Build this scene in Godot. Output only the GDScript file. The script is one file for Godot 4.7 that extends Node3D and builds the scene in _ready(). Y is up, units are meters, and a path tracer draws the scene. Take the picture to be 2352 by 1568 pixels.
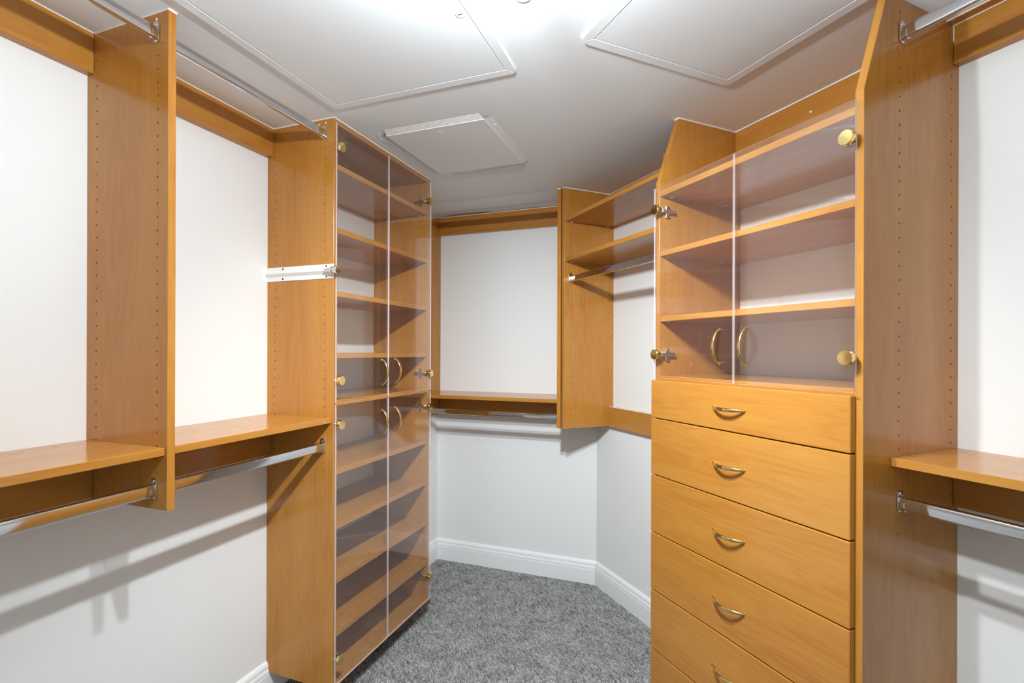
extends Node3D
# A walk-in closet: left wall x = -1.457, back wall z = -2.659, right wall turned by about 46 degrees.
# Every run of furniture is built in the frame of its wall: x to the right along the wall, y up from the floor, z out into the room.

const EYE := 1.256          # camera height
const CEIL := 2.061         # ceiling height
const PHI := 44.055         # the right wall against the left one, in degrees

var wood: StandardMaterial3D
var paint: StandardMaterial3D
var ceiling_paint: StandardMaterial3D
var trim_paint: StandardMaterial3D
var white_metal: StandardMaterial3D
var hatch_paint: StandardMaterial3D
var mesh_paint: StandardMaterial3D
var chrome: StandardMaterial3D
var brass: StandardMaterial3D
var acrylic: StandardMaterial3D
var acrylic_edge: StandardMaterial3D
var carpet: StandardMaterial3D
var carpet_loop: StandardMaterial3D
var caulk: StandardMaterial3D
var clear_plastic: StandardMaterial3D
var dark_steel: StandardMaterial3D
var bulb_glass: StandardMaterial3D

var LEFT: Transform3D
var RIGHT: Transform3D
var BACK: Transform3D
var base := Vector3.ZERO    # the base of the thing being built, in its wall's frame
var rng := RandomNumberGenerator.new()


func h(y: float) -> float:   # a height measured from the eye
	return y + EYE


func _ready() -> void:
	# ---- camera -------------------------------------------------------------------------------
	var cam := Camera3D.new()
	cam.name = "camera"
	cam.projection = Camera3D.PROJECTION_FRUSTUM
	cam.near = 0.05
	cam.far = 30.0
	cam.size = 2.0 * 784.0 / 1131.7 * cam.near
	cam.frustum_offset = Vector2(0.0, 23.14 / 1131.7 * cam.near)
	cam.position = Vector3(0, EYE, 0)
	cam.rotation_degrees = Vector3(0, 20.15, 0.18526)
	add_child(cam)
	cam.current = true
	# ---- environment --------------------------------------------------------------------------
	var env := Environment.new()
	env.background_mode = Environment.BG_COLOR
	env.background_color = Color(0.02, 0.02, 0.02)
	env.tonemap_mode = Environment.TONE_MAPPER_LINEAR
	env.tonemap_exposure = 1.17
	env.sdfgi_enabled = true
	env.ssao_enabled = true
	env.ssil_enabled = true
	var world := WorldEnvironment.new()
	world.name = "environment"
	world.environment = env
	add_child(world)
	var bulb_energy := 0.37      # light of each bare bulb, all round
	var beam_energy := 1.3       # extra light of each bulb's reflector, thrown down and towards the back of the room
	var bulb_color := Color(0.903, 0.945, 0.968)

	rng.seed = 7
	LEFT = Transform3D(Basis(Vector3.UP, PI / 2), Vector3(-1.457, 0, 0))
	var phi := deg_to_rad(PHI)
	RIGHT = Transform3D(Basis(Vector3.UP, phi - PI / 2), Vector3(1.5 * cos(phi), 0, -1.5 * sin(phi)))
	BACK = Transform3D(Basis.IDENTITY, Vector3(0, 0, -2.659))
	make_materials()
	build_room()
	build_lamp(bulb_energy, beam_energy, bulb_color)
	build_left_wall()
	build_back_wall()
	build_right_wall()
	build_ceiling_things()


# ================================================================================ materials
func mat(called: String, color: Color, rough: float, metal := 0.0, spec := 0.5) -> StandardMaterial3D:
	var m := StandardMaterial3D.new()
	m.resource_name = called
	m.albedo_color = color
	m.roughness = rough
	m.metallic = metal
	m.metallic_specular = spec
	return m


func make_materials() -> void:
	wood = mat("wood_melamine", Color(1, 1, 1), 0.18, 0.0, 0.5)
	wood.albedo_texture = wood_texture()
	paint = mat("wall_paint", Color(0.95, 0.947, 0.94), 0.75)
	ceiling_paint = mat("ceiling_paint", Color(0.937, 0.957, 0.972), 0.85)
	trim_paint = mat("trim_paint", Color(0.97, 0.97, 0.968), 0.35)
	hatch_paint = mat("hatch_paint", Color(0.937, 0.957, 0.972), 0.6)
	mesh_paint = mat("perforated_metal", Color(1, 1, 1), 0.6)
	mesh_paint.albedo_texture = perforation_texture()
	white_metal = mat("white_metal", Color(0.95, 0.95, 0.94), 0.4)
	chrome = mat("chrome", Color(0.86, 0.86, 0.87), 0.07, 1.0)
	brass = mat("brass", Color(0.93, 0.83, 0.56), 0.12, 1.0)
	acrylic = mat("clear_acrylic", Color(1, 0.985, 0.98, 0.012), 0.02, 0.0, 0.5)
	acrylic.transparency = BaseMaterial3D.TRANSPARENCY_ALPHA
	acrylic_edge = mat("acrylic_edge", Color(0.93, 0.86, 0.86, 0.6), 0.3)
	acrylic_edge.transparency = BaseMaterial3D.TRANSPARENCY_ALPHA
	clear_plastic = mat("clear_plastic", Color(0.95, 0.93, 0.92, 0.5), 0.3)
	clear_plastic.transparency = BaseMaterial3D.TRANSPARENCY_ALPHA
	caulk = mat("caulk", Color(0.96, 0.94, 0.91), 0.6)
	dark_steel = mat("dark_steel", Color(0.35, 0.34, 0.33), 0.4, 1.0)
	carpet = mat("carpet_backing", Color(0.42, 0.415, 0.41), 1.0, 0.0, 0.2)
	carpet_loop = mat("carpet_yarn", Color(1, 1, 1), 0.95, 0.0, 0.2)
	carpet_loop.vertex_color_use_as_albedo = true
	bulb_glass = mat("bulb_glow", Color(1, 1, 1), 0.3)
	bulb_glass.emission_enabled = true
	bulb_glass.emission = Color(1, 0.97, 0.92)
	bulb_glass.emission_energy_multiplier = 6.0


func wood_texture() -> ImageTexture:
	# warm maple-like melamine: u runs across the grain over 1.3 m, v along it over 2.6 m; u closes on itself
	var w := 1024
	var hgt := 1024
	var n1 := FastNoiseLite.new()
	n1.seed = 11
	n1.frequency = 1.0
	n1.fractal_type = FastNoiseLite.FRACTAL_FBM
	n1.fractal_octaves = 3
	var n2 := FastNoiseLite.new()
	n2.seed = 29
	n2.frequency = 1.0
	n2.fractal_type = FastNoiseLite.FRACTAL_NONE
	var n3 := FastNoiseLite.new()
	n3.seed = 41
	n3.frequency = 1.0
	n3.fractal_octaves = 2
	var dark := Color(0.672, 0.413, 0.156)
	var mid := Color(0.732, 0.496, 0.212)
	var light := Color(0.775, 0.550, 0.255)
	var bytes := PackedByteArray()
	bytes.resize(w * hgt * 3)
	var at := 0
	for j in hgt:
		var v := float(j) / hgt
		for i in w:
			var a := TAU * i / w
			var cx := cos(a)
			var sx := sin(a)
			# broad figure: rings of a board, stretched along the grain
			var fig := n1.get_noise_3d(cx * 1.6, sx * 1.6, v * 2.6)
			var ring := sin((fig * 2.6 + cx * 0.7) * 9.0)
			var streak := n2.get_noise_3d(cx * 48.0, sx * 48.0, v * 9.0)
			var fine := n3.get_noise_3d(cx * 120.0, sx * 120.0, v * 26.0)
			var t := 0.5 + 0.08 * ring + 0.13 * streak + 0.16 * fine + 0.32 * fig
			t = clampf(t, 0.0, 1.0)
			var c: Color = dark.lerp(mid, t * 2.0) if t < 0.5 else mid.lerp(light, t * 2.0 - 1.0)
			bytes[at] = int(c.r * 255.0)
			bytes[at + 1] = int(c.g * 255.0)
			bytes[at + 2] = int(c.b * 255.0)
			at += 3
	return ImageTexture.create_from_image(Image.create_from_data(w, hgt, false, Image.FORMAT_RGB8, bytes))


func perforation_texture() -> ImageTexture:
	# staggered round holes, 6 mm apart: one tile is 6 mm x 12 mm
	var im := Image.create(32, 64, false, Image.FORMAT_RGB8)
	im.fill(Color(0.95, 0.945, 0.935))
	for y in 64:
		for x in 32:
			for c in [Vector2(8, 16), Vector2(24, 48)]:
				if Vector2(x, y).distance_to(c) < 6.5:
					im.set_pixel(x, y, Color(0.58, 0.57, 0.56))
	return ImageTexture.create_from_image(im)


# ================================================================================ mesh builder
class Shape:
	var st := SurfaceTool.new()
	var grain := 1
	var off := Vector2.ZERO
	var base := Vector3.ZERO
	var count := 0

	func _init(origin: Vector3, grain_axis := 1, uv_offset := Vector2.ZERO) -> void:
		st.begin(Mesh.PRIMITIVE_TRIANGLES)
		base = origin
		grain = grain_axis
		off = uv_offset

	func uv_of(p: Vector3, n: Vector3) -> Vector2:
		var k := n.abs().max_axis_index()
		var along := grain if grain != k else (k + 1) % 3
		var across := 3 - k - along
		return Vector2(p[across] / 1.3, p[along] / 2.6) + off

	func vert(p: Vector3, n: Vector3, face: Vector3) -> void:
		st.set_normal(n)
		st.set_uv(uv_of(p, face))
		st.add_vertex(p - base)
		count += 1

	func tri(a: Vector3, b: Vector3, c: Vector3, n: Vector3, na := Vector3.ZERO, nb := Vector3.ZERO, nc := Vector3.ZERO) -> void:
		var flip := (b - a).cross(c - a).dot(n) > 0.0
		vert(a, na if na != Vector3.ZERO else n, n)
		if flip:
			vert(c, nc if nc != Vector3.ZERO else n, n)
			vert(b, nb if nb != Vector3.ZERO else n, n)
		else:
			vert(b, nb if nb != Vector3.ZERO else n, n)
			vert(c, nc if nc != Vector3.ZERO else n, n)

	func quad(a: Vector3, b: Vector3, c: Vector3, d: Vector3, n: Vector3) -> void:
		tri(a, b, c, n)
		tri(a, c, d, n)

	# a box with small chamfers
	func box(lo: Vector3, hi: Vector3, b := 0.001) -> void:
		var c := (lo + hi) / 2
		var e := (hi - lo) / 2
		b = minf(b, minf(e.x, minf(e.y, e.z)) * 0.8)
		for k in 3:
			var k1 := (k + 1) % 3
			var k2 := (k + 2) % 3
			for s: float in [-1.0, 1.0]:
				var n := Vector3.ZERO
				n[k] = s
				var p: Array[Vector3] = []
				for q: Vector2 in [Vector2(-1, -1), Vector2(1, -1), Vector2(1, 1), Vector2(-1, 1)]:
					var v := c
					v[k] += s * e[k]
					v[k1] += q.x * (e[k1] - b)
					v[k2] += q.y * (e[k2] - b)
					p.append(v)
				quad(p[0], p[1], p[2], p[3], n)
			# the four edges that run along axis k
			for s1: float in [-1.0, 1.0]:
				for s2: float in [-1.0, 1.0]:
					var n := Vector3.ZERO
					n[k1] = s1
					n[k2] = s2
					n = n.normalized()
					var p: Array[Vector3] = []
					for q: Vector2 in [Vector2(-1, 0), Vector2(1, 0), Vector2(1, 1), Vector2(-1, 1)]:
						var v := c
						v[k] += q.x * (e[k] - b)
						v[k1] += s1 * (e[k1] - (b if q.y == 0.0 else 0.0))
						v[k2] += s2 * (e[k2] - (0.0 if q.y == 0.0 else b))
						p.append(v)
					quad(p[0], p[1], p[2], p[3], n)
		for sx: float in [-1.0, 1.0]:
			for sy: float in [-1.0, 1.0]:
				for sz: float in [-1.0, 1.0]:
					var s := Vector3(sx, sy, sz)
					var o := c + s * e
					tri(o - Vector3(0, sy, sz) * b, o - Vector3(sx, 0, sz) * b, o - Vector3(sx, sy, 0) * b, s.normalized())

	# a convex outline in the plane across axis k, from w0 to w1 along k; u runs along axis (k+1)%3 and v along (k+2)%3
	func prism(poly: PackedVector2Array, k: int, w0: float, w1: float, b := 0.001, smooth := false, caps := true) -> void:
		var n := poly.size()
		if Geometry2D.is_polygon_clockwise(poly):
			poly.reverse()
		var ins := inset(poly, b)
		var mid := Vector2.ZERO
		for p in poly:
			mid += p / n
		var at := func(q: Vector2, w: float) -> Vector3:
			var v := Vector3.ZERO
			v[k] = w
			v[(k + 1) % 3] = q.x
			v[(k + 2) % 3] = q.y
			return v
		var out: Array[Vector3] = []
		for i in n:
			var d := poly[(i + 1) % n] - poly[i]
			out.append(at.call(Vector2(d.y, -d.x).normalized(), 0.0))
		var axis := Vector3.ZERO
		axis[k] = 1.0
		for i in n:
			var j := (i + 1) % n
			var na := Vector3.ZERO
			var nb := Vector3.ZERO
			if smooth:
				na = (out[i] + out[(i + n - 1) % n]).normalized()
				nb = (out[i] + out[j]).normalized()
			var a0: Vector3 = at.call(poly[i], w0 + b)
			var b0: Vector3 = at.call(poly[j], w0 + b)
			var a1: Vector3 = at.call(poly[i], w1 - b)
			var b1: Vector3 = at.call(poly[j], w1 - b)
			tri(a0, b0, b1, out[i], na, nb, nb)
			tri(a0, b1, a1, out[i], na, nb, na)
			if b > 0.0:
				quad(a0, b0, at.call(ins[j], w0), at.call(ins[i], w0), (out[i] - axis).normalized())
				quad(a1, b1, at.call(ins[j], w1), at.call(ins[i], w1), (out[i] + axis).normalized())
			if caps:
				tri(at.call(mid, w0), at.call(ins[i], w0), at.call(ins[j], w0), -axis)
				tri(at.call(mid, w1), at.call(ins[i], w1), at.call(ins[j], w1), axis)

	func inset(poly: PackedVector2Array, b: float) -> PackedVector2Array:
		var res := PackedVector2Array()
		var n := poly.size()
		for i in n:
			var d0 := (poly[i] - poly[(i + n - 1) % n]).normalized()
			var d1 := (poly[(i + 1) % n] - poly[i]).normalized()
			var n0 := Vector2(-d0.y, d0.x)
			var n1 := Vector2(-d1.y, d1.x)
			res.append(poly[i] + (n0 + n1) * b / (1.0 + n0.dot(n1)))
		return res

	# one face of a side panel (across axis x at height w, facing s) with columns of shelf-pin holes.
	# poly lies in (y, z); cols: [z of the column, lowest hole, number of holes]
	func holed_face(poly: PackedVector2Array, w: float, s: float, cols: Array) -> void:
		var n := Vector3(s, 0, 0)
		var y0 := poly[0].x
		var y1 := y0
		var z0 := poly[0].y
		var z1 := z0
		for p in poly:
			y0 = minf(y0, p.x)
			y1 = maxf(y1, p.x)
			z0 = minf(z0, p.y)
			z1 = maxf(z1, p.y)
		var cuts := [z0]
		for c in cols:
			cuts.append(c[0] - 0.01)
			cuts.append(c[0] + 0.01)
		cuts.append(z1)
		for i in cuts.size() - 1:
			if i % 2 == 1:
				continue
			var strip := PackedVector2Array([Vector2(y0 - 1, cuts[i]), Vector2(y1 + 1, cuts[i]), Vector2(y1 + 1, cuts[i + 1]), Vector2(y0 - 1, cuts[i + 1])])
			for piece in Geometry2D.intersect_polygons(poly, strip):
				var m: PackedInt32Array = Geometry2D.triangulate_polygon(piece)
				for t in range(0, m.size(), 3):
					tri(Vector3(w, piece[m[t]].x, piece[m[t]].y), Vector3(w, piece[m[t + 1]].x, piece[m[t + 1]].y), Vector3(w, piece[m[t + 2]].x, piece[m[t + 2]].y), n)
		for c in cols:
			var za: float = c[0] - 0.01
			var zb: float = c[0] + 0.01
			# ends of this column inside the outline
			var lo := 9.0
			var hi := -9.0
			for piece in Geometry2D.intersect_polygons(poly, PackedVector2Array([Vector2(y0 - 1, za), Vector2(y1 + 1, za), Vector2(y1 + 1, zb), Vector2(y0 - 1, zb)])):
				for p in piece:
					lo = minf(lo, p.x)
					hi = maxf(hi, p.x)
			var first: float = c[1] - 0.016
			var last: float = first + 0.032 * c[2]
			quad(Vector3(w, lo, za), Vector3(w, first, za), Vector3(w, first, zb), Vector3(w, lo, zb), n)
			quad(Vector3(w, last, za), Vector3(w, hi, za), Vector3(w, hi, zb), Vector3(w, last, zb), n)
			for q in int(c[2]):
				var o := Vector3(w, c[1] + 0.032 * q, c[0])
				var rim: Array[Vector3] = []
				var edge: Array[Vector3] = []
				for e in 8:
					var a := TAU * e / 8.0
					var d := Vector3(0, cos(a), sin(a))
					rim.append(o + d * 0.0026)
					var k := maxf(absf(d.y) / 0.016, absf(d.z) / 0.01)
					edge.append(o + d / k)
				var corners := {1: Vector3(0, 0.016, 0.01), 3: Vector3(0, -0.016, 0.01), 5: Vector3(0, -0.016, -0.01), 7: Vector3(0, 0.016, -0.01)}
				for e: int in corners:
					edge[e] = o + corners[e]
				var deep := Vector3(-s * 0.005, 0, 0)
				for e in 8:
					var f := (e + 1) % 8
					quad(rim[e], edge[e], edge[f], rim[f], n)
					var inward := o - (rim[e] + rim[f]) / 2
					quad(rim[e], rim[f], rim[f] + deep, rim[e] + deep, inward.normalized())
					tri(o + deep, rim[e] + deep, rim[f] + deep, n)

	# a surface of revolution: profile of (radius, distance along the axis)
	func lathe(profile: PackedVector2Array, at: Vector3, axis: Vector3, seg := 24) -> void:
		var x := axis.cross(Vector3.UP if absf(axis.y) < 0.9 else Vector3.RIGHT).normalized()
		var y := axis.cross(x).normalized()
		for i in profile.size() - 1:
			var d := profile[i + 1] - profile[i]
			if d.length() < 1e-7:
				continue
			var nn := Vector2(d.y, -d.x).normalized()
			for s in seg:
				var a0 := TAU * s / seg
				var a1 := TAU * (s + 1) / seg
				var r0 := x * cos(a0) + y * sin(a0)
				var r1 := x * cos(a1) + y * sin(a1)
				var p00 := at + r0 * profile[i].x + axis * profile[i].y
				var p01 := at + r1 * profile[i].x + axis * profile[i].y
				var p10 := at + r0 * profile[i + 1].x + axis * profile[i + 1].y
				var p11 := at + r1 * profile[i + 1].x + axis * profile[i + 1].y
				var n0 := r0 * nn.x + axis * nn.y
				var n1 := r1 * nn.x + axis * nn.y
				var nm := (n0 + n1).normalized()
				if profile[i].x > 1e-7:
					tri(p00, p01, p11, nm, n0, n1, n1)
				if profile[i + 1].x > 1e-7:
					tri(p00, p11, p10, nm, n0, n1, n0)

	# a tube along a path; half-sizes of its oval section across (side) and out (lift) at every point
	func sweep(path: Array[Vector3], side: Vector3, size: Array[Vector2], seg := 12) -> void:
		var rings := []
		var normals := []
		for i in path.size():
			var t := (path[mini(i + 1, path.size() - 1)] - path[maxi(i - 1, 0)]).normalized()
			var lift := side.cross(t).normalized()
			var ring := []
			var norm := []
			for s in seg:
				var a := TAU * s / seg
				ring.append(path[i] + side * cos(a) * size[i].x + lift * sin(a) * size[i].y)
				norm.append((side * cos(a) / maxf(size[i].x, 1e-5) + lift * sin(a) / maxf(size[i].y, 1e-5)).normalized())
			rings.append(ring)
			normals.append(norm)
		for i in path.size() - 1:
			for s in seg:
				var q := (s + 1) % seg
				var nm: Vector3 = (normals[i][s] + normals[i][q] + normals[i + 1][s] + normals[i + 1][q]).normalized()
				tri(rings[i][s], rings[i][q], rings[i + 1][q], nm, normals[i][s], normals[i][q], normals[i + 1][q])
				tri(rings[i][s], rings[i + 1][q], rings[i + 1][s], nm, normals[i][s], normals[i + 1][q], normals[i + 1][s])
		for e: int in [0, path.size() - 1]:
			var out: Vector3 = (path[0] - path[1]) if e == 0 else (path[e] - path[e - 1])
			for s in seg:
				tri(path[e], rings[e][s], rings[e][(s + 1) % seg], out.normalized())


func shape(grain := 1) -> Shape:
	return Shape.new(base, grain, Vector2(rng.randf(), rng.randf() * 0.2))


func part(called: String, s: Shape, m: Material, parent: Node, label := "") -> MeshInstance3D:
	var o := MeshInstance3D.new()
	o.name = called
	o.mesh = s.st.commit()
	o.mesh.surface_set_material(0, m)
	if label:
		o.set_meta("label", label)
	parent.add_child(o, true)
	return o


var used := {}

func numbered(called: String) -> String:
	var k: int = used.get(called, 0)
	used[called] = k + 1
	return called if k == 0 else "%s_%03d" % [called, k]


# a Node3D at the thing's base, whose children are its parts
func thing(called: String, label: String, category: String, frame: Transform3D, at: Vector3, group := "") -> Node3D:
	var o := Node3D.new()
	o.name = numbered(called)
	base = at
	o.transform = frame * Transform3D(Basis.IDENTITY, at)
	add_child(o)
	o.set_meta("label", label)
	o.set_meta("category", category)
	if group:
		o.set_meta("group", group)
	return o


func structure(called: String, s: Shape, m: Material, label: String, category: String, frame := Transform3D.IDENTITY) -> MeshInstance3D:
	var o := part(called, s, m, self, label)
	o.transform = frame
	o.set_meta("category", category)
	o.set_meta("kind", "structure")
	return o


func v2(list: Array) -> PackedVector2Array:
	var r := PackedVector2Array()
	for i in range(0, list.size(), 2):
		r.append(Vector2(list[i], list[i + 1]))
	return r


# ================================================================================ the room
func plan(s: float, t: float) -> Vector2:   # along and towards the right wall -> (x, z)
	var phi := deg_to_rad(PHI)
	return Vector2(-sin(phi) * s + cos(phi) * t, -(cos(phi) * s + sin(phi) * t))


func build_room() -> void:
	base = Vector3.ZERO
	var corner := plan((2.659 - 1.5 * sin(deg_to_rad(PHI))) / cos(deg_to_rad(PHI)), 1.5)
	var far_end := plan(-0.75, 1.5)
	var k := (0.8 - far_end.y) / sin(deg_to_rad(PHI))    # the short wall runs back until z = 0.8
	var near_end := plan(-0.75, 1.5 - k)
	var room := PackedVector2Array([Vector2(-1.457, 0.8), Vector2(-1.457, -2.659), corner, far_end, near_end])
	var grown: PackedVector2Array = Geometry2D.offset_polygon(room, 0.12, Geometry2D.JOIN_MITER)[0]
	var names := ["wall_left", "wall_back", "wall_right", "wall_side", "wall_rear"]
	var labels := ["white painted wall on the left behind the long hanging bays", "white painted back wall of the closet between the glass-doored tower and the right corner", "white painted angled wall on the right behind drawers and shelves", "white painted short wall closing the right hanging bay", "white painted rear wall with the closet door, behind the camera"]
	for i in 5:
		var a := room[i]
		var b := room[(i + 1) % 5]
		var d := (b - a).normalized()
		var out := Vector2(d.y, -d.x)
		if Geometry2D.is_point_in_polygon((a + b) / 2 + out * 0.01, room):
			out = -out
		var s := shape()
		var q := PackedVector2Array([a - d * 0.0, b + d * 0.0, b + out * 0.12, a + out * 0.12])
		# across axis y: u along z, v along x
		var poly := PackedVector2Array()
		for p in q:
			poly.append(Vector2(p.y, p.x))
		s.prism(poly, 1, 0.0, CEIL, 0.0)
		structure(names[i], s, paint, labels[i], "wall")
	var flat := PackedVector2Array()
	for p in grown:
		flat.append(Vector2(p.y, p.x))
	var f := shape()
	f.prism(flat, 1, -0.12, 0.0, 0.0)
	var fl := structure("floor", f, carpet, "closet floor covered wall to wall in grey flecked loop carpet", "floor")
	var c := shape()
	c.prism(flat, 1, CEIL, CEIL + 0.12, 0.0)
	structure("ceiling", c, ceiling_paint, "low white painted ceiling with access hatches", "ceiling")
	build_carpet(fl, room)
	# baseboards: a moulded profile swept along each wall
	board("baseboard_back", BACK, -1.457, corner.x, 0.0, tan(deg_to_rad((180.0 - (180.0 - 45.945)) / 2.0)), "white moulded baseboard along the back wall")
	var s_end := (2.659 - 1.5 * sin(deg_to_rad(PHI))) / cos(deg_to_rad(PHI))
	board("baseboard_right", RIGHT, -s_end, 0.75, tan(deg_to_rad(45.945 / 2.0)), 0.0, "white moulded baseboard along the angled right wall")
	board("baseboard_left", LEFT, -0.8, 2.659, 0.0, 0.0, "white moulded baseboard along the left wall under the hanging bays")
	# a plain door in the rear wall, behind the camera
	base = Vector3(-0.55, 0, 0.8)
	var d := shape()
	d.box(Vector3(-0.95, 0.012, 0.775), Vector3(-0.15, 1.98, 0.799), 0.002)
	var door := structure("door_1", d, trim_paint, "white painted closet door in the rear wall", "door")
	door.position = base
	var fr := shape()
	fr.box(Vector3(-1.02, 0, 0.77), Vector3(-0.955, 2.045, 0.8), 0.003)
	fr.box(Vector3(-0.145, 0, 0.77), Vector3(-0.08, 2.045, 0.8), 0.003)
	fr.box(Vector3(-1.02, 1.985, 0.77), Vector3(-0.08, 2.05, 0.8), 0.003)
	part("door_frame", fr, trim_paint, door)
	var hd := shape()
	hd.lathe(v2([0.0, 0.0, 0.026, 0.0, 0.026, 0.006, 0.011, 0.01, 0.011, 0.03, 0.027, 0.04, 0.027, 0.055, 0.0, 0.062]), Vector3(-0.22, 1.0, 0.775), Vector3(0, 0, -1))
	part("door_knob", hd, brass, door)


func board(called: String, frame: Transform3D, x0: float, x1: float, m0: float, m1: float, label: String) -> void:
	# profile (z, y), swept along x; m0 and m1 are the mitres at the ends
	base = Vector3(x0, 0, 0)
	var prof := v2([0.0, 0.0, 0.014, 0.0, 0.014, 0.078, 0.0125, 0.081, 0.0125, 0.083, 0.014, 0.084, 0.0135, 0.092, 0.011, 0.099, 0.0098, 0.1015, 0.0098, 0.1035, 0.0112, 0.105, 0.0100, 0.113, 0.0065, 0.120, 0.003, 0.125, 0.0, 0.125])
	var s := shape(0)
	for i in prof.size() - 1:
		var a := prof[i]
		var b := prof[i + 1]
		var d := b - a
		var n := Vector3(0, -d.x, d.y).normalized()
		if d.length() < 1e-6:
			continue
		s.quad(Vector3(x0 + a.x * m0, a.y, a.x), Vector3(x1 - a.x * m1, a.y, a.x), Vector3(x1 - b.x * m1, b.y, b.x), Vector3(x0 + b.x * m0, b.y, b.x), n)
	var o := structure(called, s, trim_paint, label, "baseboard", frame * Transform3D(Basis.IDENTITY, base))
	o.set_meta("kind", "structure")


func build_carpet(fl: Node, room: PackedVector2Array) -> void:
	# low loop pile, in rows: small rounded tufts with flecks of grey
	var loop := Shape.new(Vector3.ZERO)
	var rings := []
	for r in 3:
		var ring: Array[Vector3] = []
		var rad: float = [1.0, 0.82, 0.38][r]
		var y: float = [0.0, 0.6, 0.95][r]
		for q in 6:
			var a := TAU * q / 6.0
			ring.append(Vector3(cos(a) * rad, y, sin(a) * rad))
		rings.append(ring)
	for r in 2:
		for q in 6:
			var p := (q + 1) % 6
			var a: Vector3 = rings[r][q]
			var b: Vector3 = rings[r][p]
			var c: Vector3 = rings[r + 1][p]
			var d: Vector3 = rings[r + 1][q]
			var n := (a + b + c + d).normalized()
			loop.tri(a, b, c, n, a.normalized(), b.normalized(), c.normalized())
			loop.tri(a, c, d, n, a.normalized(), c.normalized(), d.normalized())
	for q in 6:
		loop.tri(rings[2][q], rings[2][(q + 1) % 6], Vector3(0, 1, 0), Vector3.UP, (rings[2][q] as Vector3).normalized(), (rings[2][(q + 1) % 6] as Vector3).normalized(), Vector3.UP)
	var area := Geometry2D.offset_polygon(PackedVector2Array([Vector2(-1.44, -0.9), Vector2(-1.44, -2.645), Vector2(room[2].x - 0.0, -2.645), plan(0.62, 1.485), plan(0.62, 0.55)]), -0.004)[0]
	var places: Array[Transform3D] = []
	var tints: Array[Color] = []
	var patch := FastNoiseLite.new()
	patch.seed = 5
	patch.frequency = 9.0
	patch.fractal_octaves = 3
	var fleck := FastNoiseLite.new()
	fleck.seed = 17
	fleck.frequency = 70.0
	var turn := atan2(0.66, -0.75)   # the rows lie a little askew to the walls
	var row := Vector2(0.66, 0.75).normalized()
	var across := Vector2(-row.y, row.x)
	var r2 := RandomNumberGenerator.new()
	r2.seed = 99
	for i in range(-330, 330):
		for j in range(-260, 260):
			var p: Vector2 = Vector2(-0.3, -1.9) + across * (i * 0.0056 + r2.randf_range(-0.0008, 0.0008)) + row * ((j + (i % 2) * 0.5) * 0.0090 + r2.randf_range(-0.002, 0.002))
			if not Geometry2D.is_point_in_polygon(p, area):
				continue
			var sc := Vector3(0.0031, 0.0042 * r2.randf_range(0.7, 1.3), 0.0051 * r2.randf_range(0.85, 1.15))
			places.append(Transform3D(Basis(Vector3.UP, -turn + r2.randf_range(-0.2, 0.2)).scaled_local(sc), Vector3(p.x, -0.0003, p.y)))
			var g := 0.33 + 0.09 * patch.get_noise_2d(p.x, p.y) + 0.16 * fleck.get_noise_2d(p.dot(across), p.dot(row) * 0.22) + r2.randf_range(-0.12, 0.12)
			g = clampf(g, 0.08, 0.65)
			tints.append(Color(g * 1.025, g, g * 0.97))
	var mm := MultiMesh.new()
	mm.transform_format = MultiMesh.TRANSFORM_3D
	mm.use_colors = true
	mm.mesh = loop.st.commit()
	mm.mesh.surface_set_material(0, carpet_loop)
	mm.instance_count = places.size()
	for i in places.size():
		mm.set_instance_transform(i, places[i])
		mm.set_instance_color(i, tints[i])
	var o := MultiMeshInstance3D.new()
	o.name = "carpet_pile"
	o.multimesh = mm
	o.set_meta("kind", "stuff")
	fl.add_child(o)


# ================================================================================ closet parts
# a side panel of the closet system: an outline in (y, z), x from x0 to x1, hole columns on the chosen faces
func panel_mesh(outline: PackedVector2Array, x0: float, x1: float, cols_low: Array, cols_high: Array) -> Shape:
	var s := shape(1)
	var b := 0.0008
	var poly := outline.duplicate()
	if Geometry2D.is_polygon_clockwise(poly):
		poly.reverse()
	s.prism(poly, 0, x0, x1, b, false, false)
	var ins := s.inset(poly, b)
	s.holed_face(ins, x0, -1.0, cols_low)
	s.holed_face(ins, x1, 1.0, cols_high)
	return s


func hole_cols(z_front: float, z_back: float, first: float, lowest: float, highest: float) -> Array:
	# rows of holes 32 mm apart that pass through the height «first»
	var lo := first - 0.032 * floorf((first - lowest) / 0.032)
	var n := int((highest - lo) / 0.032) + 1
	var cols := [[z_back, h(lo), n], [z_front, h(lo), n]]
	return cols


func rect_outline(y0: float, y1: float, depth: float) -> PackedVector2Array:
	return v2([h(y0), 0.0, h(y1), 0.0, h(y1), depth, h(y0), depth])


func screw_cap(s: Shape, at: Vector3, axis: Vector3, r := 0.0035) -> void:
	s.lathe(v2([r, 0.0, r * 0.9, 0.0012, 0.0, 0.0018]), at, axis, 10)


func bead(parent: Node, lines: Array, r := 0.0028) -> void:
	# white caulk along a joint: each line is [from, to]
	var s := shape(0)
	for l in lines:
		var a: Vector3 = l[0]
		var b: Vector3 = l[1]
		var d := (b - a).normalized()
		var side := d.cross(Vector3.UP).normalized() if absf(d.y) < 0.9 else Vector3.RIGHT
		var path: Array[Vector3] = []
		var size: Array[Vector2] = []
		for i in 9:
			path.append(a.lerp(b, i / 8.0))
			var k := r * rng.randf_range(0.75, 1.15)
			size.append(Vector2(k, k))
		s.sweep(path, side, size, 6)
	part("caulk_bead", s, caulk, parent)


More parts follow.
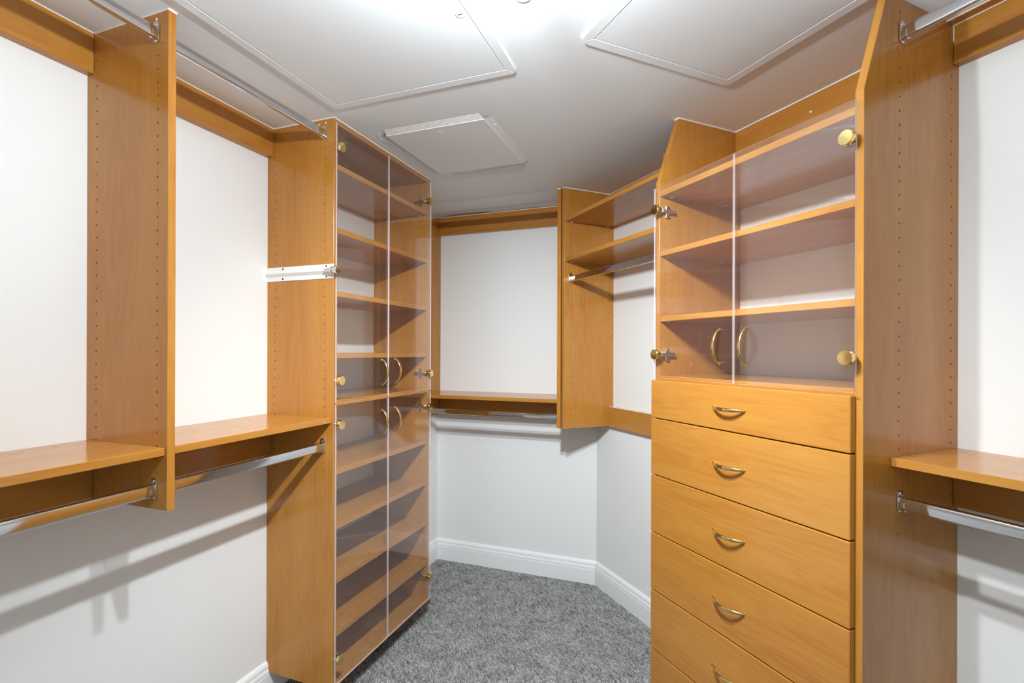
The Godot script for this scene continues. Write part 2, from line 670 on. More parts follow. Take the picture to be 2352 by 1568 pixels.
func rod(label: String, frame: Transform3D, x0: float, x1: float, y: float, z: float) -> void:
	x0 += 0.0006
	x1 -= 0.0006
	var t := thing("hanging_rod", label, "rod", frame, Vector3(x0, h(y), z), "chrome hanging rods")
	var oval := PackedVector2Array()     # (y, z) around the middle: a flat-sided bar with rounded corners, 15 mm by 30 mm
	for q: Array in [[0.0095, 0.002, 0.0], [0.0095, -0.002, 0.25], [-0.0095, -0.002, 0.5], [-0.0095, 0.002, 0.75]]:
		for i in 6:
			var a: float = TAU * (q[2] + 0.25 * i / 5.0)
			oval.append(Vector2(h(y) + q[0] + sin(a) * 0.0055, z + q[1] + cos(a) * 0.0055))
	var s := shape(0)
	s.prism(oval, 0, x0 + 0.003, x1 - 0.003, 0.0, true)
	part("tube", s, chrome, t)
	for e: float in [x0, x1]:
		var inward := 1.0 if e == x0 else -1.0
		var bs := shape()
		# back plate with a round top
		var plate := PackedVector2Array()
		for i in 13:
			var a := PI * i / 12.0
			plate.append(Vector2(h(y) + 0.020 + sin(a) * 0.0105, z + cos(a) * 0.0105))
		for i in 13:
			var a := PI + PI * i / 12.0
			plate.append(Vector2(h(y) - 0.010 + sin(a) * 0.0105, z + cos(a) * 0.0105))
		bs.prism(plate, 0, minf(e, e + inward * 0.003), maxf(e, e + inward * 0.003), 0.0005)
		# the cup that carries the tube
		var n := 14
		for i in n:
			var a0 := PI + PI * i / n
			var a1 := PI + PI * (i + 1) / n
			var quad := PackedVector2Array()
			for q in [[a0, 0.0078], [a1, 0.0078], [a1, 0.0103], [a0, 0.0103]]:
				quad.append(Vector2(h(y) - 0.0075 + sin(q[0]) * q[1], z + cos(q[0]) * q[1]))
			bs.prism(quad, 0, minf(e, e + inward * 0.014), maxf(e, e + inward * 0.014), 0.0)
		for sgn: float in [-1.0, 1.0]:
			var za := z + sgn * 0.0078
			var zb := z + sgn * 0.0103
			bs.box(Vector3(minf(e, e + inward * 0.014), h(y) - 0.0075, minf(za, zb)), Vector3(maxf(e, e + inward * 0.014), h(y) + 0.004, maxf(za, zb)), 0.0003)
		bs.lathe(v2([0.0042, 0.0, 0.0038, 0.0015, 0.0, 0.002]), Vector3(e + inward * 0.003, h(y) + 0.0215, z), Vector3(inward, 0, 0), 12)
		part("rod_bracket", bs, chrome, t)


func cleat(label: String, frame: Transform3D, x0: float, x1: float, y0: float, y1: float, z: float, caulked: bool) -> Node3D:
	x0 += 0.0006
	x1 -= 0.0006
	var t := thing("wall_cleat", label, "wood rail", frame, Vector3(x0, h(y0), 0), "wood rails screwed to the walls")
	var s := shape(0)
	s.box(Vector3(x0, h(y0), 0), Vector3(x1, h(y1), z), 0.0008)
	part("rail", s, wood, t)
	if caulked:
		bead(t, [[Vector3(x0 + 0.001, h(y1) + 0.001, z), Vector3(x1 - 0.001, h(y1) + 0.001, z)]], 0.0022)
	return t


func shelf(label: String, frame: Transform3D, x0: float, x1: float, y_top: float, z: float, pins := true) -> void:
	x0 += 0.0006
	x1 -= 0.0006
	var t := thing("closet_shelf", label, "shelf", frame, Vector3(x0, h(y_top) - 0.019, 0), "open wooden closet shelves")
	var s := shape(0)
	s.box(Vector3(x0, h(y_top) - 0.019, 0.0), Vector3(x1, h(y_top), z), 0.001)
	part("board", s, wood, t)
	if pins:
		for x: float in [x0 + 0.0065, x1 - 0.0065]:
			for zz: float in [z - 0.035, 0.045]:
				part("shelf_pin", pin(Vector3(x, h(y_top) - 0.0205, zz)), clear_plastic, t)


func pin(p: Vector3) -> Shape:
	var s := shape()
	s.box(p - Vector3(0.006, 0.0022, 0.005), p + Vector3(0.006, 0.0012, 0.005), 0.001)
	return s


# an arched pull: ends a0 and a1 on the surface, bowing out along «out» by «sag»
func bow(a0: Vector3, a1: Vector3, out: Vector3, sag: float) -> Shape:
	var s := shape()
	var chord := a1 - a0
	var side := chord.normalized().cross(out).normalized()
	var path: Array[Vector3] = []
	var size: Array[Vector2] = []
	var c := chord.length() / 2
	var r := (c * c + sag * sag) / (2 * sag)
	var half := asin(c / r)
	for i in 21:
		var f := -1.0 + i / 10.0
		var a := half * f
		path.append((a0 + a1) / 2 + chord.normalized() * r * sin(a) + out * (r * cos(a) - r + sag))
		var k := 1.0 - 0.45 * pow(absf(f), 2.5)
		size.append(Vector2(0.0055 * k, 0.0036 * k))
	s.sweep(path, side, size, 14)
	# the two posts
	for e in [a0.lerp(a1, 0.045), a0.lerp(a1, 0.955)]:
		s.lathe(v2([0.0042, -0.001, 0.0042, 0.006]), e, out, 10)
	return s


# ================================================================================ glass door with its fittings
# x0..x1, y0..y1 in eye heights, the outer face at z; hinge_x: -1 or 1 (hinged side), which heights have hinges; panel_x: inner face of the side panel
func glass_door(parent: Node, x0: float, x1: float, y0: float, y1: float, z: float, hinge: float, hinges: Array, handle_y: float, panel_z: float, called: String) -> void:
	var th := 0.006
	var s := shape()
	var n := Vector3(0, 0, 1)
	for zz: Array in [[z, 1.0], [z - th, -1.0]]:
		s.quad(Vector3(x0, h(y0), zz[0]), Vector3(x1, h(y0), zz[0]), Vector3(x1, h(y1), zz[0]), Vector3(x0, h(y1), zz[0]), n * zz[1])
	var d := part("glass_door", s, acrylic, parent, called)
	var e := shape()
	e.quad(Vector3(x0, h(y0), z), Vector3(x0, h(y1), z), Vector3(x0, h(y1), z - th), Vector3(x0, h(y0), z - th), Vector3(-1, 0, 0))
	e.quad(Vector3(x1, h(y0), z), Vector3(x1, h(y1), z), Vector3(x1, h(y1), z - th), Vector3(x1, h(y0), z - th), Vector3(1, 0, 0))
	e.quad(Vector3(x0, h(y1), z), Vector3(x1, h(y1), z), Vector3(x1, h(y1), z - th), Vector3(x0, h(y1), z - th), Vector3(0, 1, 0))
	e.quad(Vector3(x0, h(y0), z), Vector3(x1, h(y0), z), Vector3(x1, h(y0), z - th), Vector3(x0, h(y0), z - th), Vector3(0, -1, 0))
	part("polished_edge", e, acrylic_edge, d)
	var hx := (x0 if hinge > 0 else x1) - hinge * 0.0 + (0.036 * -1.0 if hinge < 0 else 0.0)
	# the pull stands on the free side
	var px := x1 - 0.045 if hinge < 0 else x0 + 0.042
	var hs := bow(Vector3(px, h(handle_y) - 0.052, z), Vector3(px, h(handle_y) + 0.052, z), Vector3(0, 0, 1), 0.027)
	part("handle", hs, brass, d, "brass bow handle")
	for hy: float in hinges:
		var cx := (x0 + 0.0145) if hinge < 0 else (x1 - 0.0145)
		var c := shape()
		c.lathe(v2([0.0, 0.0, 0.0125, 0.0, 0.0125, 0.002, 0.0165, 0.0025, 0.0168, 0.0035, 0.0168, 0.0115, 0.0158, 0.0125, 0.0, 0.0127]), Vector3(cx, h(hy), z), Vector3(0, 0, 1), 28)
		part("hinge_cap", c, brass, d, "round brass hinge cap")
		# inside: the chrome arm and cross-shaped plate on the side panel
		var a := shape()
		var dir := 1.0 if hinge < 0 else -1.0
		var wall_x := x0 + 0.0215 if hinge < 0 else x1 - 0.0215 + 0.0155
		wall_x = panel_z
		a.lathe(v2([0.0, 0.0, 0.011, 0.0, 0.011, 0.006, 0.007, 0.009, 0.007, 0.016, 0.0, 0.016]), Vector3(cx, h(hy), z - th), Vector3(0, 0, -1), 18)
		var xa := wall_x
		var xb := wall_x + dir * 0.012
		a.box(Vector3(minf(xa, xb) , h(hy) - 0.006, z - th - 0.072), Vector3(maxf(xa, xb), h(hy) + 0.006, z - th - 0.012), 0.0015)
		var xc := wall_x + dir * 0.006
		a.box(Vector3(minf(xa, xc), h(hy) - 0.021, z - th - 0.050), Vector3(maxf(xa, xc), h(hy) + 0.021, z - th - 0.035), 0.0015)
		a.box(Vector3(minf(cx, xb) - 0.004, h(hy) - 0.006, z - th - 0.022), Vector3(maxf(cx, xb) + 0.004, h(hy) + 0.006, z - th - 0.012), 0.0015)
		for sg: float in [-1.0, 1.0]:
			a.lathe(v2([0.0055, 0.0, 0.005, 0.0025, 0.0, 0.003]), Vector3(xc, h(hy) + sg * 0.0155, z - th - 0.0425), Vector3(dir, 0, 0), 14)
		part("hinge_arm", a, chrome, d, "chrome hinge arm")


# ================================================================================ left wall
func build_left_wall() -> void:
	var first := 0.669
	# the divider between the two hanging bays, and one more beyond the frame
	for q: Array in [[0.809, 0.828, "tall wooden divider panel hung between the two left hanging bays"], [-0.119, -0.1, "wooden end panel of the nearest left hanging bay"]]:
		var t := thing("closet_upright", q[2], "upright board", LEFT, Vector3(q[0], h(-0.378), 0))
		var cols := hole_cols(0.261, 0.038, first, -0.36, 0.77)
		part("board", panel_mesh(rect_outline(-0.378, 0.8035, 0.297), q[0], q[1], cols, cols), wood, t)
		var cap := shape()
		screw_cap(cap, Vector3(q[0], h(0.788), 0.256), Vector3(-1, 0, 0), 0.003)
		part("screw_cap", cap, caulk, t)
		bead(t, [[Vector3(q[0], h(0.8035), 0.03), Vector3(q[0], h(0.8035), 0.297)], [Vector3(q[0], h(0.8035), 0.297), Vector3(q[1], h(0.8035), 0.297)]])
	cleat("wood rail under the ceiling of the nearest left bay", LEFT, -0.1, 0.809, 0.702, 0.803, 0.027, true)
	cleat("wood rail under the ceiling between the left divider and the glass-doored tower", LEFT, 0.828, 1.379, 0.702, 0.803, 0.027, true)
	cleat("shaded wood rail beneath the shelf of the nearest left bay", LEFT, -0.1, 0.809, -0.375, -0.249, 0.027, false)
	cleat("shaded wood rail beneath the shelf between the left divider and the tower", LEFT, 0.828, 1.379, -0.375, -0.249, 0.022, false)
	shelf("wooden shelf in the nearest left bay, running out of the photo", LEFT, -0.1, 0.809, -0.229, 0.290)
	shelf("wooden shelf between the left divider panel and the glass-doored tower", LEFT, 0.828, 1.379, -0.229, 0.290)
	rod("upper chrome rod of the nearest left bay, just below the ceiling", LEFT, -0.1, 0.809, 0.752, 0.258)
	rod("upper chrome rod between the left divider and the tower, just below the ceiling", LEFT, 0.828, 1.379, 0.750, 0.258)
	rod("lower chrome rod under the shelf of the nearest left bay", LEFT, -0.1, 0.809, -0.332, 0.254)
	rod("lower chrome rod under the shelf between the left divider and the tower", LEFT, 0.828, 1.379, -0.332, 0.254)

	# the tower with four clear doors
	var t := thing("display_tower", "tall narrow wooden tower with four clear acrylic doors on the left wall", "cabinet", LEFT, Vector3(1.708, h(-1.17), 0))
	var out_cols := hole_cols(0.259, 0.036, first, -0.42, 0.78)
	var side := v2([h(-1.126), 0.0, h(0.8035), 0.0, h(0.8035), 0.297, h(-1.17), 0.297, h(-1.17), 0.013])
	part("side_panel", panel_mesh(side, 1.379, 1.398, out_cols, []), wood, t)
	part("side_panel", panel_mesh(side, 2.018, 2.037, hole_cols(0.259, 0.036, first, -1.1, 0.75), []), wood, t)
	bead(t, [[Vector3(1.379, h(0.8035), 0.03), Vector3(1.379, h(0.8035), 0.297)], [Vector3(1.379, h(0.8035), 0.297), Vector3(2.037, h(0.8035), 0.297)]])
	var s := shape(0)
	s.box(Vector3(1.398, h(0.7845), 0.0), Vector3(2.018, h(0.8035), 0.297))
	part("top_board", s, wood, t)
	s = shape(0)
	s.box(Vector3(1.398, h(-0.190), 0.0), Vector3(2.018, h(-0.171), 0.295))
	part("fixed_shelf", s, wood, t)
	s = shape(0)
	s.box(Vector3(1.398, h(-1.168), 0.014), Vector3(2.018, h(-1.149), 0.295))
	part("bottom_board", s, wood, t)
	s = shape(0)
	s.box(Vector3(1.398, h(0.690), 0.0), Vector3(2.018, h(0.784), 0.019))
	part("back_rail", s, wood, t)
	s = shape(0)
	s.box(Vector3(1.398, h(-1.149), 0.016), Vector3(2.018, h(-1.04), 0.03))
	part("back_rail", s, wood, t)
	for y: float in [0.652, 0.430, 0.209, -0.007, -0.412, -0.603, -0.791, -0.978]:
		s = shape(0)
		s.box(Vector3(1.3985, h(y) - 0.019, 0.002), Vector3(2.0175, h(y), 0.293))
		var b := part("shelf", s, wood, t)
		for x: float in [1.4045, 2.0115]:
			for zz: float in [0.258, 0.045]:
				part("shelf_pin", pin(Vector3(x, h(y) - 0.0205, zz)), clear_plastic, b)
	glass_door(t, 1.378, 1.6875, -0.180, 0.785, 0.311, -1.0, [0.703, -0.102], -0.083, 1.398, "upper left clear acrylic door")
	glass_door(t, 1.690, 2.026, -0.180, 0.785, 0.311, 1.0, [0.695, -0.102], -0.080, 2.018, "upper right clear acrylic door")
	glass_door(t, 1.378, 1.6875, -1.148, -0.186, 0.311, -1.0, [-0.255, -1.062], -0.280, 1.398, "lower left clear acrylic door")
	glass_door(t, 1.690, 2.026, -1.148, -0.186, 0.311, 1.0, [-0.255, -1.045], -0.279, 2.018, "lower right clear acrylic door")

	for q: Array in [[0.234, 0.787], [0.262, 0.789], [0.216, 0.776]]:
		s = shape()
		screw_cap(s, Vector3(1.379, h(q[1]), q[0]), Vector3(-1, 0, 0), 0.003)
		part("screw_cap", s, caulk, t)

	# the white pull-out rail on the side of the tower
	t = thing("valet_rail", "white metal pull-out valet rail with chrome knob on the side of the tower", "rail", LEFT, Vector3(1.379, h(0.274), 0.15))
	s = shape()
	s.prism(rounded(h(0.250), h(0.300), 0.0, 0.300, 0.005), 0, 1.3765, 1.379, 0.0004)
	part("mount_plate", s, white_metal, t)
	s = shape()
	# the raised channel, sloped on its underside
	s.prism(v2([1.3765, h(0.2900), 1.3680, h(0.2770), 1.3680, h(0.2758), 1.3765, h(0.2650)]), 2, 0.0, 0.297, 0.0004)
	part("channel", s, white_metal, t)
	for p: Array in [[0.293, 0.075], [0.2575, 0.075], [0.293, 0.268], [0.2575, 0.268]]:
		s = shape()
		screw_cap(s, Vector3(1.3765, h(p[0]), p[1]), Vector3(-1, 0, 0), 0.0035)
		part("screw", s, dark_steel, t)
	s = shape()
	s.lathe(v2([0.0, -0.02, 0.006, -0.02, 0.006, 0.004, 0.0105, 0.005, 0.0115, 0.007, 0.0115, 0.012, 0.009, 0.014, 0.009, 0.019, 0.0125, 0.021, 0.0135, 0.024, 0.0135, 0.0345, 0.0125, 0.0355, 0.0, 0.0355]), Vector3(1.3635, h(0.276), 0.293), Vector3(0, 0, 1), 24)
	part("pull_knob", s, chrome, t, "round chrome knob")


func rounded(a0: float, a1: float, b0: float, b1: float, r: float) -> PackedVector2Array:
	var p := PackedVector2Array()
	for q: Array in [[a1 - r, b1 - r, 0.0], [a0 + r, b1 - r, 0.25], [a0 + r, b0 + r, 0.5], [a1 - r, b0 + r, 0.75]]:
		for i in 5:
			var a: float = TAU * (q[2] + 0.25 * i / 4.0)
			p.append(Vector2(q[0] + r * cos(a), q[1] + r * sin(a)))
	return p


# ================================================================================ back wall
func build_back_wall() -> void:
	var first := 0.669
	var t := thing("closet_upright", "wooden end panel of the back hanging bay, half hidden behind the tower", "upright board", BACK, Vector3(-1.457, h(-0.378), 0))
	part("board", panel_mesh(rect_outline(-0.378, 0.8035, 0.297), -1.457, -1.438, [], hole_cols(0.259, 0.036, first, -0.36, 0.77)), wood, t)
	t = thing("closet_upright", "narrow wooden end panel of the back hanging bay, edge on against the hutch panel", "upright board", BACK, Vector3(-0.630, h(-0.378), 0))
	part("board", panel_mesh(rect_outline(-0.378, 0.8035, 0.297), -0.630, -0.611, hole_cols(0.259, 0.036, first, -0.36, 0.77), []), wood, t)
	bead(t, [[Vector3(-0.630, h(0.8035), 0.297), Vector3(-0.614, h(0.8035), 0.297)]], 0.003)
	cleat("wood rail under the ceiling on the back wall", BACK, -1.438, -0.630, 0.696, 0.803, 0.027, true)
	cleat("shaded wood rail beneath the shelf on the back wall", BACK, -1.438, -0.630, -0.378, -0.256, 0.022, false)
	shelf("wooden shelf across the back wall", BACK, -1.438, -0.630, -0.236, 0.292)
	rod("upper chrome rod across the back wall, just below the ceiling", BACK, -1.438, -0.630, 0.745, 0.258)
	rod("lower chrome rod under the shelf across the back wall", BACK, -1.438, -0.630, -0.327, 0.255)


# ================================================================================ right wall
func build_right_wall() -> void:
	var first := 0.677
	# the hutch bay by the corner
	var t := thing("closet_upright", "wooden side panel of the small shelf bay in the right back corner", "upright board", RIGHT, Vector3(-2.119, h(-0.378), 0))
	part("board", panel_mesh(rect_outline(-0.378, 0.8035, 0.294), -2.119, -2.100, [], hole_cols(0.252, 0.032, first, -0.36, 0.77)), wood, t)
	bead(t, [[Vector3(-2.100, h(0.8035), 0.02), Vector3(-2.100, h(0.8035), 0.294)], [Vector3(-2.117, h(0.8035), 0.294), Vector3(-2.100, h(0.8035), 0.294)]], 0.003)
	shelf("topmost of two wooden shelves in the corner bay, close under the ceiling", RIGHT, -2.100, -1.335, 0.656, 0.288)
	shelf("second wooden shelf in the corner bay, just above the chrome rod", RIGHT, -2.100, -1.335, 0.460, 0.288)
	rod("short chrome rod below the two shelves of the corner bay", RIGHT, -2.100, -1.335, 0.357, 0.255)
	cleat("wood rail low on the angled wall between corner bay and drawers", RIGHT, -2.100, -1.335, -0.381, -0.281, 0.025, true)
	cleat("wood rail under the ceiling behind the topmost corner shelf", RIGHT, -2.100, -1.335, 0.702, 0.803, 0.025, true)

	# the tall cabinet: six drawers below, two clear doors above
	t = thing("drawer_cabinet", "tall wooden cabinet with six drawers and two clear acrylic doors above", "cabinet", RIGHT, Vector3(-1.0, h(-1.19), 0))
	var side := v2([h(-1.19), 0.0, h(0.8035), 0.0, h(0.8035), 0.293, h(0.572), 0.374, h(-1.19), 0.374])
	part("side_panel", panel_mesh(side, -1.335, -1.316, [], hole_cols(0.349, 0.099, first, -0.06, 0.56)), wood, t)
	part("side_panel", panel_mesh(side, -0.685, -0.666, [], hole_cols(0.245, 0.032, first, -0.42, 0.78)), wood, t)
	bead(t, [[Vector3(-1.316, h(0.8035), 0.02), Vector3(-1.316, h(0.8035), 0.293)], [Vector3(-1.335, h(0.8035), 0.293), Vector3(-1.316, h(0.8035), 0.293)], [Vector3(-1.316, h(0.8035), 0.026), Vector3(-0.685, h(0.8035), 0.026)]], 0.0032)
	var s := shape(0)
	s.box(Vector3(-1.316, h(0.542), 0.0), Vector3(-0.685, h(0.803), 0.025))
	part("back_rail", s, wood, t)
	s = shape()
	screw_cap(s, Vector3(-1.03, h(0.752), 0.025), Vector3(0, 0, 1), 0.004)
	part("screw_cap", s, caulk, t)
	s = shape(0)
	s.box(Vector3(-1.316, h(0.523), 0.0), Vector3(-0.685, h(0.542), 0.373))
	var top := part("top_board", s, wood, t)
	for x: float in [-1.300, -0.701]:
		for zz: float in [0.335, 0.10]:
			s = shape()
			s.box(Vector3(x - 0.011, h(0.523) - 0.0035, zz - 0.007), Vector3(x + 0.011, h(0.523), zz + 0.007), 0.0012)
			part("shelf_clip", s, clear_plastic, top)
	for y: float in [0.3395, 0.1195]:
		s = shape(0)
		s.box(Vector3(-1.3155, h(y) - 0.0175, 0.0), Vector3(-0.6855, h(y), 0.371))
		var b := part("shelf", s, wood, t)
		for x: float in [-1.3095, -0.6915]:
			for zz: float in [0.345, 0.10]:
				part("shelf_pin", pin(Vector3(x, h(y) - 0.019, zz)), clear_plastic, b)
	s = shape(0)
	s.box(Vector3(-1.316, h(-0.098), 0.0), Vector3(-0.685, h(-0.079), 0.373))
	part("middle_board", s, wood, t)
	s = shape(0)
	s.box(Vector3(-1.316, h(-1.19), 0.0), Vector3(-0.685, h(-1.171), 0.372))
	part("bottom_board", s, wood, t)
	for q: Array in [[-0.094, -0.2195], [-0.2225, -0.4095], [-0.4125, -0.6025], [-0.6055, -0.7965], [-0.7995, -0.9935], [-0.9965, -1.187]]:
		s = shape(0)
		s.box(Vector3(-1.333, h(q[1]), 0.375), Vector3(-0.681, h(q[0]), 0.394), 0.0018)
		var d := part("drawer", s, wood, t)
		var bx := shape(0)
		bx.box(Vector3(-1.30, h(q[1]) + 0.02, 0.05), Vector3(-1.288, h(q[0]) - 0.03, 0.375), 0.0005)
		bx.box(Vector3(-0.712, h(q[1]) + 0.02, 0.05), Vector3(-0.70, h(q[0]) - 0.03, 0.375), 0.0005)
		bx.box(Vector3(-1.288, h(q[1]) + 0.02, 0.05), Vector3(-0.712, h(q[0]) - 0.03, 0.062), 0.0005)
		bx.box(Vector3(-1.288, h(q[1]) + 0.02, 0.062), Vector3(-0.712, h(q[1]) + 0.028, 0.375), 0.0005)
		part("drawer_box", bx, wood, d)
		var my: float = (q[0] + q[1]) / 2 - 0.001
		part("handle", bow(Vector3(-1.062, h(my), 0.394), Vector3(-0.952, h(my), 0.394), Vector3(0, 0, 1), 0.026), brass, d, "brass bow handle")
	glass_door(t, -1.322, -0.9975, -0.087, 0.548, 0.393, -1.0, [0.473, -0.008], 0.016, -1.316, "left clear acrylic door")
	glass_door(t, -0.9945, -0.672, -0.087, 0.548, 0.393, 1.0, [0.468, -0.011], 0.016, -0.685, "right clear acrylic door")

	# the hanging bay at the right edge of the photo
	t = thing("closet_upright", "wooden end panel of the right hanging bay, against the short side wall", "upright board", RIGHT, Vector3(0.731, h(-0.378), 0))
	part("board", panel_mesh(rect_outline(-0.378, 0.8035, 0.297), 0.731, 0.75, hole_cols(0.245, 0.032, first, -0.36, 0.77), []), wood, t)
	shelf("wooden shelf right of the drawer cabinet, running out of the photo", RIGHT, -0.666, 0.731, -0.235, 0.275)
	var c := cleat("wood rail under the ceiling right of the drawer cabinet", RIGHT, -0.666, 0.731, 0.706, 0.803, 0.026, false)
	s = shape(0)
	s.box(Vector3(-0.666, h(0.8005), 0.026), Vector3(0.731, h(0.8045), 0.054), 0.0005)
	part("filler_strip", s, wood, c)
	bead(c, [[Vector3(-0.666, h(0.799), 0.0275), Vector3(0.731, h(0.799), 0.0275)], [Vector3(-0.666, h(0.803), 0.055), Vector3(0.731, h(0.803), 0.055)], [Vector3(-0.6645, h(0.76), 0.027), Vector3(-0.6645, h(0.80), 0.027)]], 0.0016)
	cleat("shaded wood rail beneath the shelf right of the drawer cabinet", RIGHT, -0.666, 0.731, -0.375, -0.254, 0.022, false)
	rod("upper chrome rod right of the drawer cabinet, just below the ceiling", RIGHT, -0.666, 0.731, 0.722, 0.240)
	rod("lower chrome rod under the shelf right of the drawer cabinet", RIGHT, -0.666, 0.731, -0.340, 0.243)


# ================================================================================ the ceiling
func frame_rails(parent: Node, x0: float, x1: float, z0: float, z1: float, w: float, th: float, r: float) -> void:
	# four mitred rails with rounded outer corners; the plane across y: (z, x)
	var c := [Vector2(z0, x0), Vector2(z0, x1), Vector2(z1, x1), Vector2(z1, x0)]
	var mid := Vector2((z0 + z1) / 2, (x0 + x1) / 2)
	for i in 4:
		var a: Vector2 = c[i]
		var b: Vector2 = c[(i + 1) % 4]
		var d := (b - a).normalized()
		var inw := Vector2(-d.y, d.x)
		if inw.dot(mid - a) < 0:
			inw = -inw
		var p := PackedVector2Array()
		p.append(b + (inw - d) * w)
		p.append(a + (inw + d) * w)
		# half of each rounded corner
		for k in 5:
			var ang := PI / 4 * (1.0 - k / 4.0)
			p.append(a + (inw + d) * r - d * r * sin(ang) - inw * r * cos(ang))
		for k in 5:
			var ang := PI / 4 * (k / 4.0)
			p.append(b + (inw - d) * r + d * r * sin(ang) - inw * r * cos(ang))
		var s := shape()
		s.prism(p, 1, CEIL - th, CEIL + 0.001, 0.0008)
		part("frame_rail", s, hatch_paint, parent)


func build_ceiling_things() -> void:
	# the two access hatches
	var t := thing("access_hatch", "square white ceiling access hatch on the left with a small round lock", "hatch", Transform3D.IDENTITY, Vector3(-0.796, CEIL, -1.01))
	frame_rails(t, -1.116, -0.475, -1.333, -0.69, 0.027, 0.006, 0.018)
	var s := shape()
	s.box(Vector3(-1.0868, CEIL - 0.0055, -1.3038), Vector3(-0.5042, CEIL + 0.001, -0.7192), 0.0008)
	part("door_leaf", s, hatch_paint, t)
	s = shape()
	s.lathe(v2([0.012, 0.0, 0.012, 0.0012, 0.0105, 0.002, 0.0095, 0.0012, 0.0, 0.0012]), Vector3(-0.520, CEIL - 0.0055, -1.053), Vector3(0, -1, 0), 24)
	var lock := part("lock", s, hatch_paint, t)
	s = shape()
	s.box(Vector3(-0.526, CEIL - 0.0072, -1.0540), Vector3(-0.514, CEIL - 0.0066, -1.0520), 0.0002)
	part("key_slot", s, dark_steel, lock)
	# the second one lies square to the right wall; in that wall's frame x = -s, z = 1.5 - t
	t = thing("access_hatch", "square white ceiling access hatch on the right, above the drawer cabinet", "hatch", RIGHT, Vector3(-0.83, CEIL, 0.57))
	frame_rails(t, -1.094, -0.56, 0.311, 0.829, 0.028, 0.007, 0.022)
	s = shape()
	s.box(Vector3(-1.0638, CEIL - 0.0065, 0.3412), Vector3(-0.5902, CEIL + 0.001, 0.7988), 0.0008)
	part("door_leaf", s, hatch_paint, t)

	# the vent panel: a plate below the ceiling in a perforated flange
	t = thing("ceiling_vent", "white square ceiling vent plate with a perforated metal border", "vent", Transform3D.IDENTITY, Vector3(-0.87, CEIL, -1.757))
	var pl := CEIL - 0.011
	s = shape()
	s.box(Vector3(-1.067, pl, -1.966), Vector3(-0.673, pl + 0.006, -1.549), 0.001)
	var plate := part("cover_plate", s, hatch_paint, t)
	s = shape()
	s.lathe(v2([0.0112, 0.0, 0.0106, 0.0009, 0.0096, 0.0004, 0.0, 0.0004]), Vector3(-0.862, pl, -1.59), Vector3(0, -1, 0), 20)
	part("stamped_ring", s, hatch_paint, plate)
	var inner := [Vector2(-1.067, -1.549), Vector2(-0.673, -1.549), Vector2(-0.673, -1.966), Vector2(-1.067, -1.966)]
	var spread := 0.027
	var cut := 0.03
	for i in 4:
		var a: Vector2 = inner[i]
		var b: Vector2 = inner[(i + 1) % 4]
		var d := (b - a).normalized()
		var out := Vector2(d.y, -d.x)
		if out.dot(a - Vector2(-0.87, -1.757)) < 0:
			out = -out
		var fs := SurfaceTool.new()
		fs.begin(Mesh.PRIMITIVE_TRIANGLES)
		var ln := (b - a).length()
		var top := [Vector3(a.x, pl + 0.002, a.y), Vector3(b.x, pl + 0.002, b.y), Vector3(b.x + out.x * spread - d.x * cut * 0.3, CEIL - 0.001, b.y + out.y * spread - d.y * cut * 0.3), Vector3(a.x + out.x * spread + d.x * cut * 0.3, CEIL - 0.001, a.y + out.y * spread + d.y * cut * 0.3)]
		var uv := [Vector2(0, 0), Vector2(ln / 0.0065, 0), Vector2((ln - cut * 0.3) / 0.0065, spread / 0.013), Vector2(cut * 0.3 / 0.0065, spread / 0.013)]
		var nrm := Vector3(out.x * 0.013, -spread, out.y * 0.013).normalized()
		for lift: float in [0.0, 0.0012]:
			var order := [0, 1, 2, 0, 2, 3]
			var ccw: bool = (top[1] - top[0]).cross(top[2] - top[0]).dot(nrm) > 0
			if ccw == (lift == 0.0):
				order = [0, 2, 1, 0, 3, 2]
			for q: int in order:
				fs.set_normal(nrm if lift == 0.0 else -nrm)
				fs.set_uv(uv[q])
				fs.add_vertex(top[q] - base - nrm * lift)
		var fl := MeshInstance3D.new()
		fl.name = "flange"
		fl.mesh = fs.commit()
		fl.mesh.surface_set_material(0, mesh_paint)
		t.add_child(fl, true)
		for f: float in [0.14, 0.86]:
			var p: Vector3 = (top[0] as Vector3).lerp(top[1], f).lerp((top[3] as Vector3).lerp(top[2], f), 0.55)
			var sc := shape()
			screw_cap(sc, p, nrm, 0.0045)
			part("screw", sc, white_metal, fl)
	# a loose strand of caulk round two of its sides
	s = shape()
	var path: Array[Vector3] = []
	var size: Array[Vector2] = []
	for q: Array in [[-1.100, -1.54], [-1.112, -1.575], [-1.108, -1.63], [-1.118, -1.70], [-1.108, -1.78], [-1.112, -1.86], [-1.100, -1.935]]:
		path.append(Vector3(q[0], CEIL - 0.002, q[1]))
		size.append(Vector2(0.0012, 0.0015))
	s.sweep(path, Vector3.UP, size, 6)
	path = []
	size = []
	for q: Array in [[-1.02, -1.998], [-0.96, -2.02], [-0.90, -2.024], [-0.84, -2.008], [-0.76, -2.000], [-0.68, -1.998]]:
		path.append(Vector3(q[0], CEIL - 0.002, q[1]))
		size.append(Vector2(0.0011, 0.0014))
	s.sweep(path, Vector3.UP, size, 6)
	part("caulk_bead", s, caulk, t)

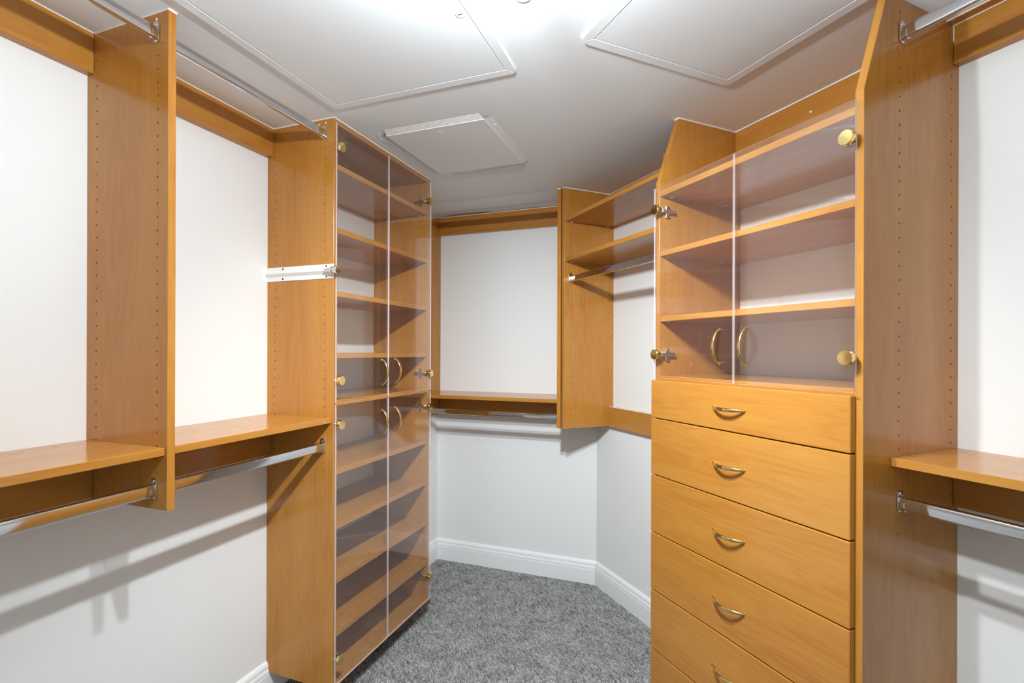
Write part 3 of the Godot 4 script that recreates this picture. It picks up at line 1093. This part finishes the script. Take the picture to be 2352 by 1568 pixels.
	# the small white disc at the top edge of the photo
	t = thing("sprinkler_plate", "small round white sprinkler plate on the ceiling at the top edge of the photo", "ceiling plate", Transform3D.IDENTITY, Vector3(-0.362, CEIL, -1.052))
	s = shape()
	s.lathe(v2([0.021, 0.0, 0.021, 0.002, 0.017, 0.005, 0.010, 0.006, 0.0, 0.006]), Vector3(-0.362, CEIL, -1.052), Vector3(0, -1, 0), 28)
	part("disc", s, trim_paint, t)


# ================================================================================ the lamp
func build_lamp(energy: float, beam: float, color: Color) -> void:
	var t := thing("ceiling_lamp", "two-bulb ceiling lamp above the camera, out of the photo", "lamp", Transform3D.IDENTITY, Vector3(-0.305, CEIL, -0.66))
	var s := shape()
	s.box(Vector3(-0.340, CEIL - 0.014, -0.81), Vector3(-0.270, CEIL, -0.51), 0.004)
	part("canopy", s, white_metal, t)
	for z: float in [-0.76, -0.585]:
		s = shape()
		s.lathe(v2([0.014, 0.0, 0.016, 0.084, 0.012, 0.090]), Vector3(-0.305, CEIL - 0.014, z), Vector3(0, -1, 0), 20)
		part("socket", s, white_metal, t)
		s = shape()
		var prof := PackedVector2Array([Vector2(0.0, -0.001)])
		for i in 13:
			var a := PI * i / 12.0
			prof.append(Vector2(maxf(sin(a) * 0.022, 0.0), 0.022 - cos(a) * 0.022))
		s.lathe(prof, Vector3(-0.305, h(0.668) + 0.022, z), Vector3(0, -1, 0), 20)
		part("bulb", s, bulb_glass, t)
		var l := OmniLight3D.new()
		l.name = "bulb_light"
		l.position = Vector3(-0.305, h(0.668), z) - base
		l.light_energy = energy
		l.light_color = color
		l.light_size = 0.018
		l.omni_range = 8.0
		l.omni_attenuation = 2.0
		l.shadow_enabled = true
		t.add_child(l, true)
		var b := SpotLight3D.new()
		b.name = "reflector_light"
		t.add_child(b, true)
		b.position = l.position + Vector3(0, 0, -0.004)
		b.look_at_from_position(t.position + b.position, t.position + b.position + Vector3(-0.10, -0.76, -0.64), Vector3.UP)
		b.light_energy = beam
		b.light_color = color
		b.light_size = 0.018
		b.spot_angle = 62.0
		b.spot_angle_attenuation = 1.0
		b.spot_range = 8.0
		b.spot_attenuation = 2.0
		b.shadow_enabled = true
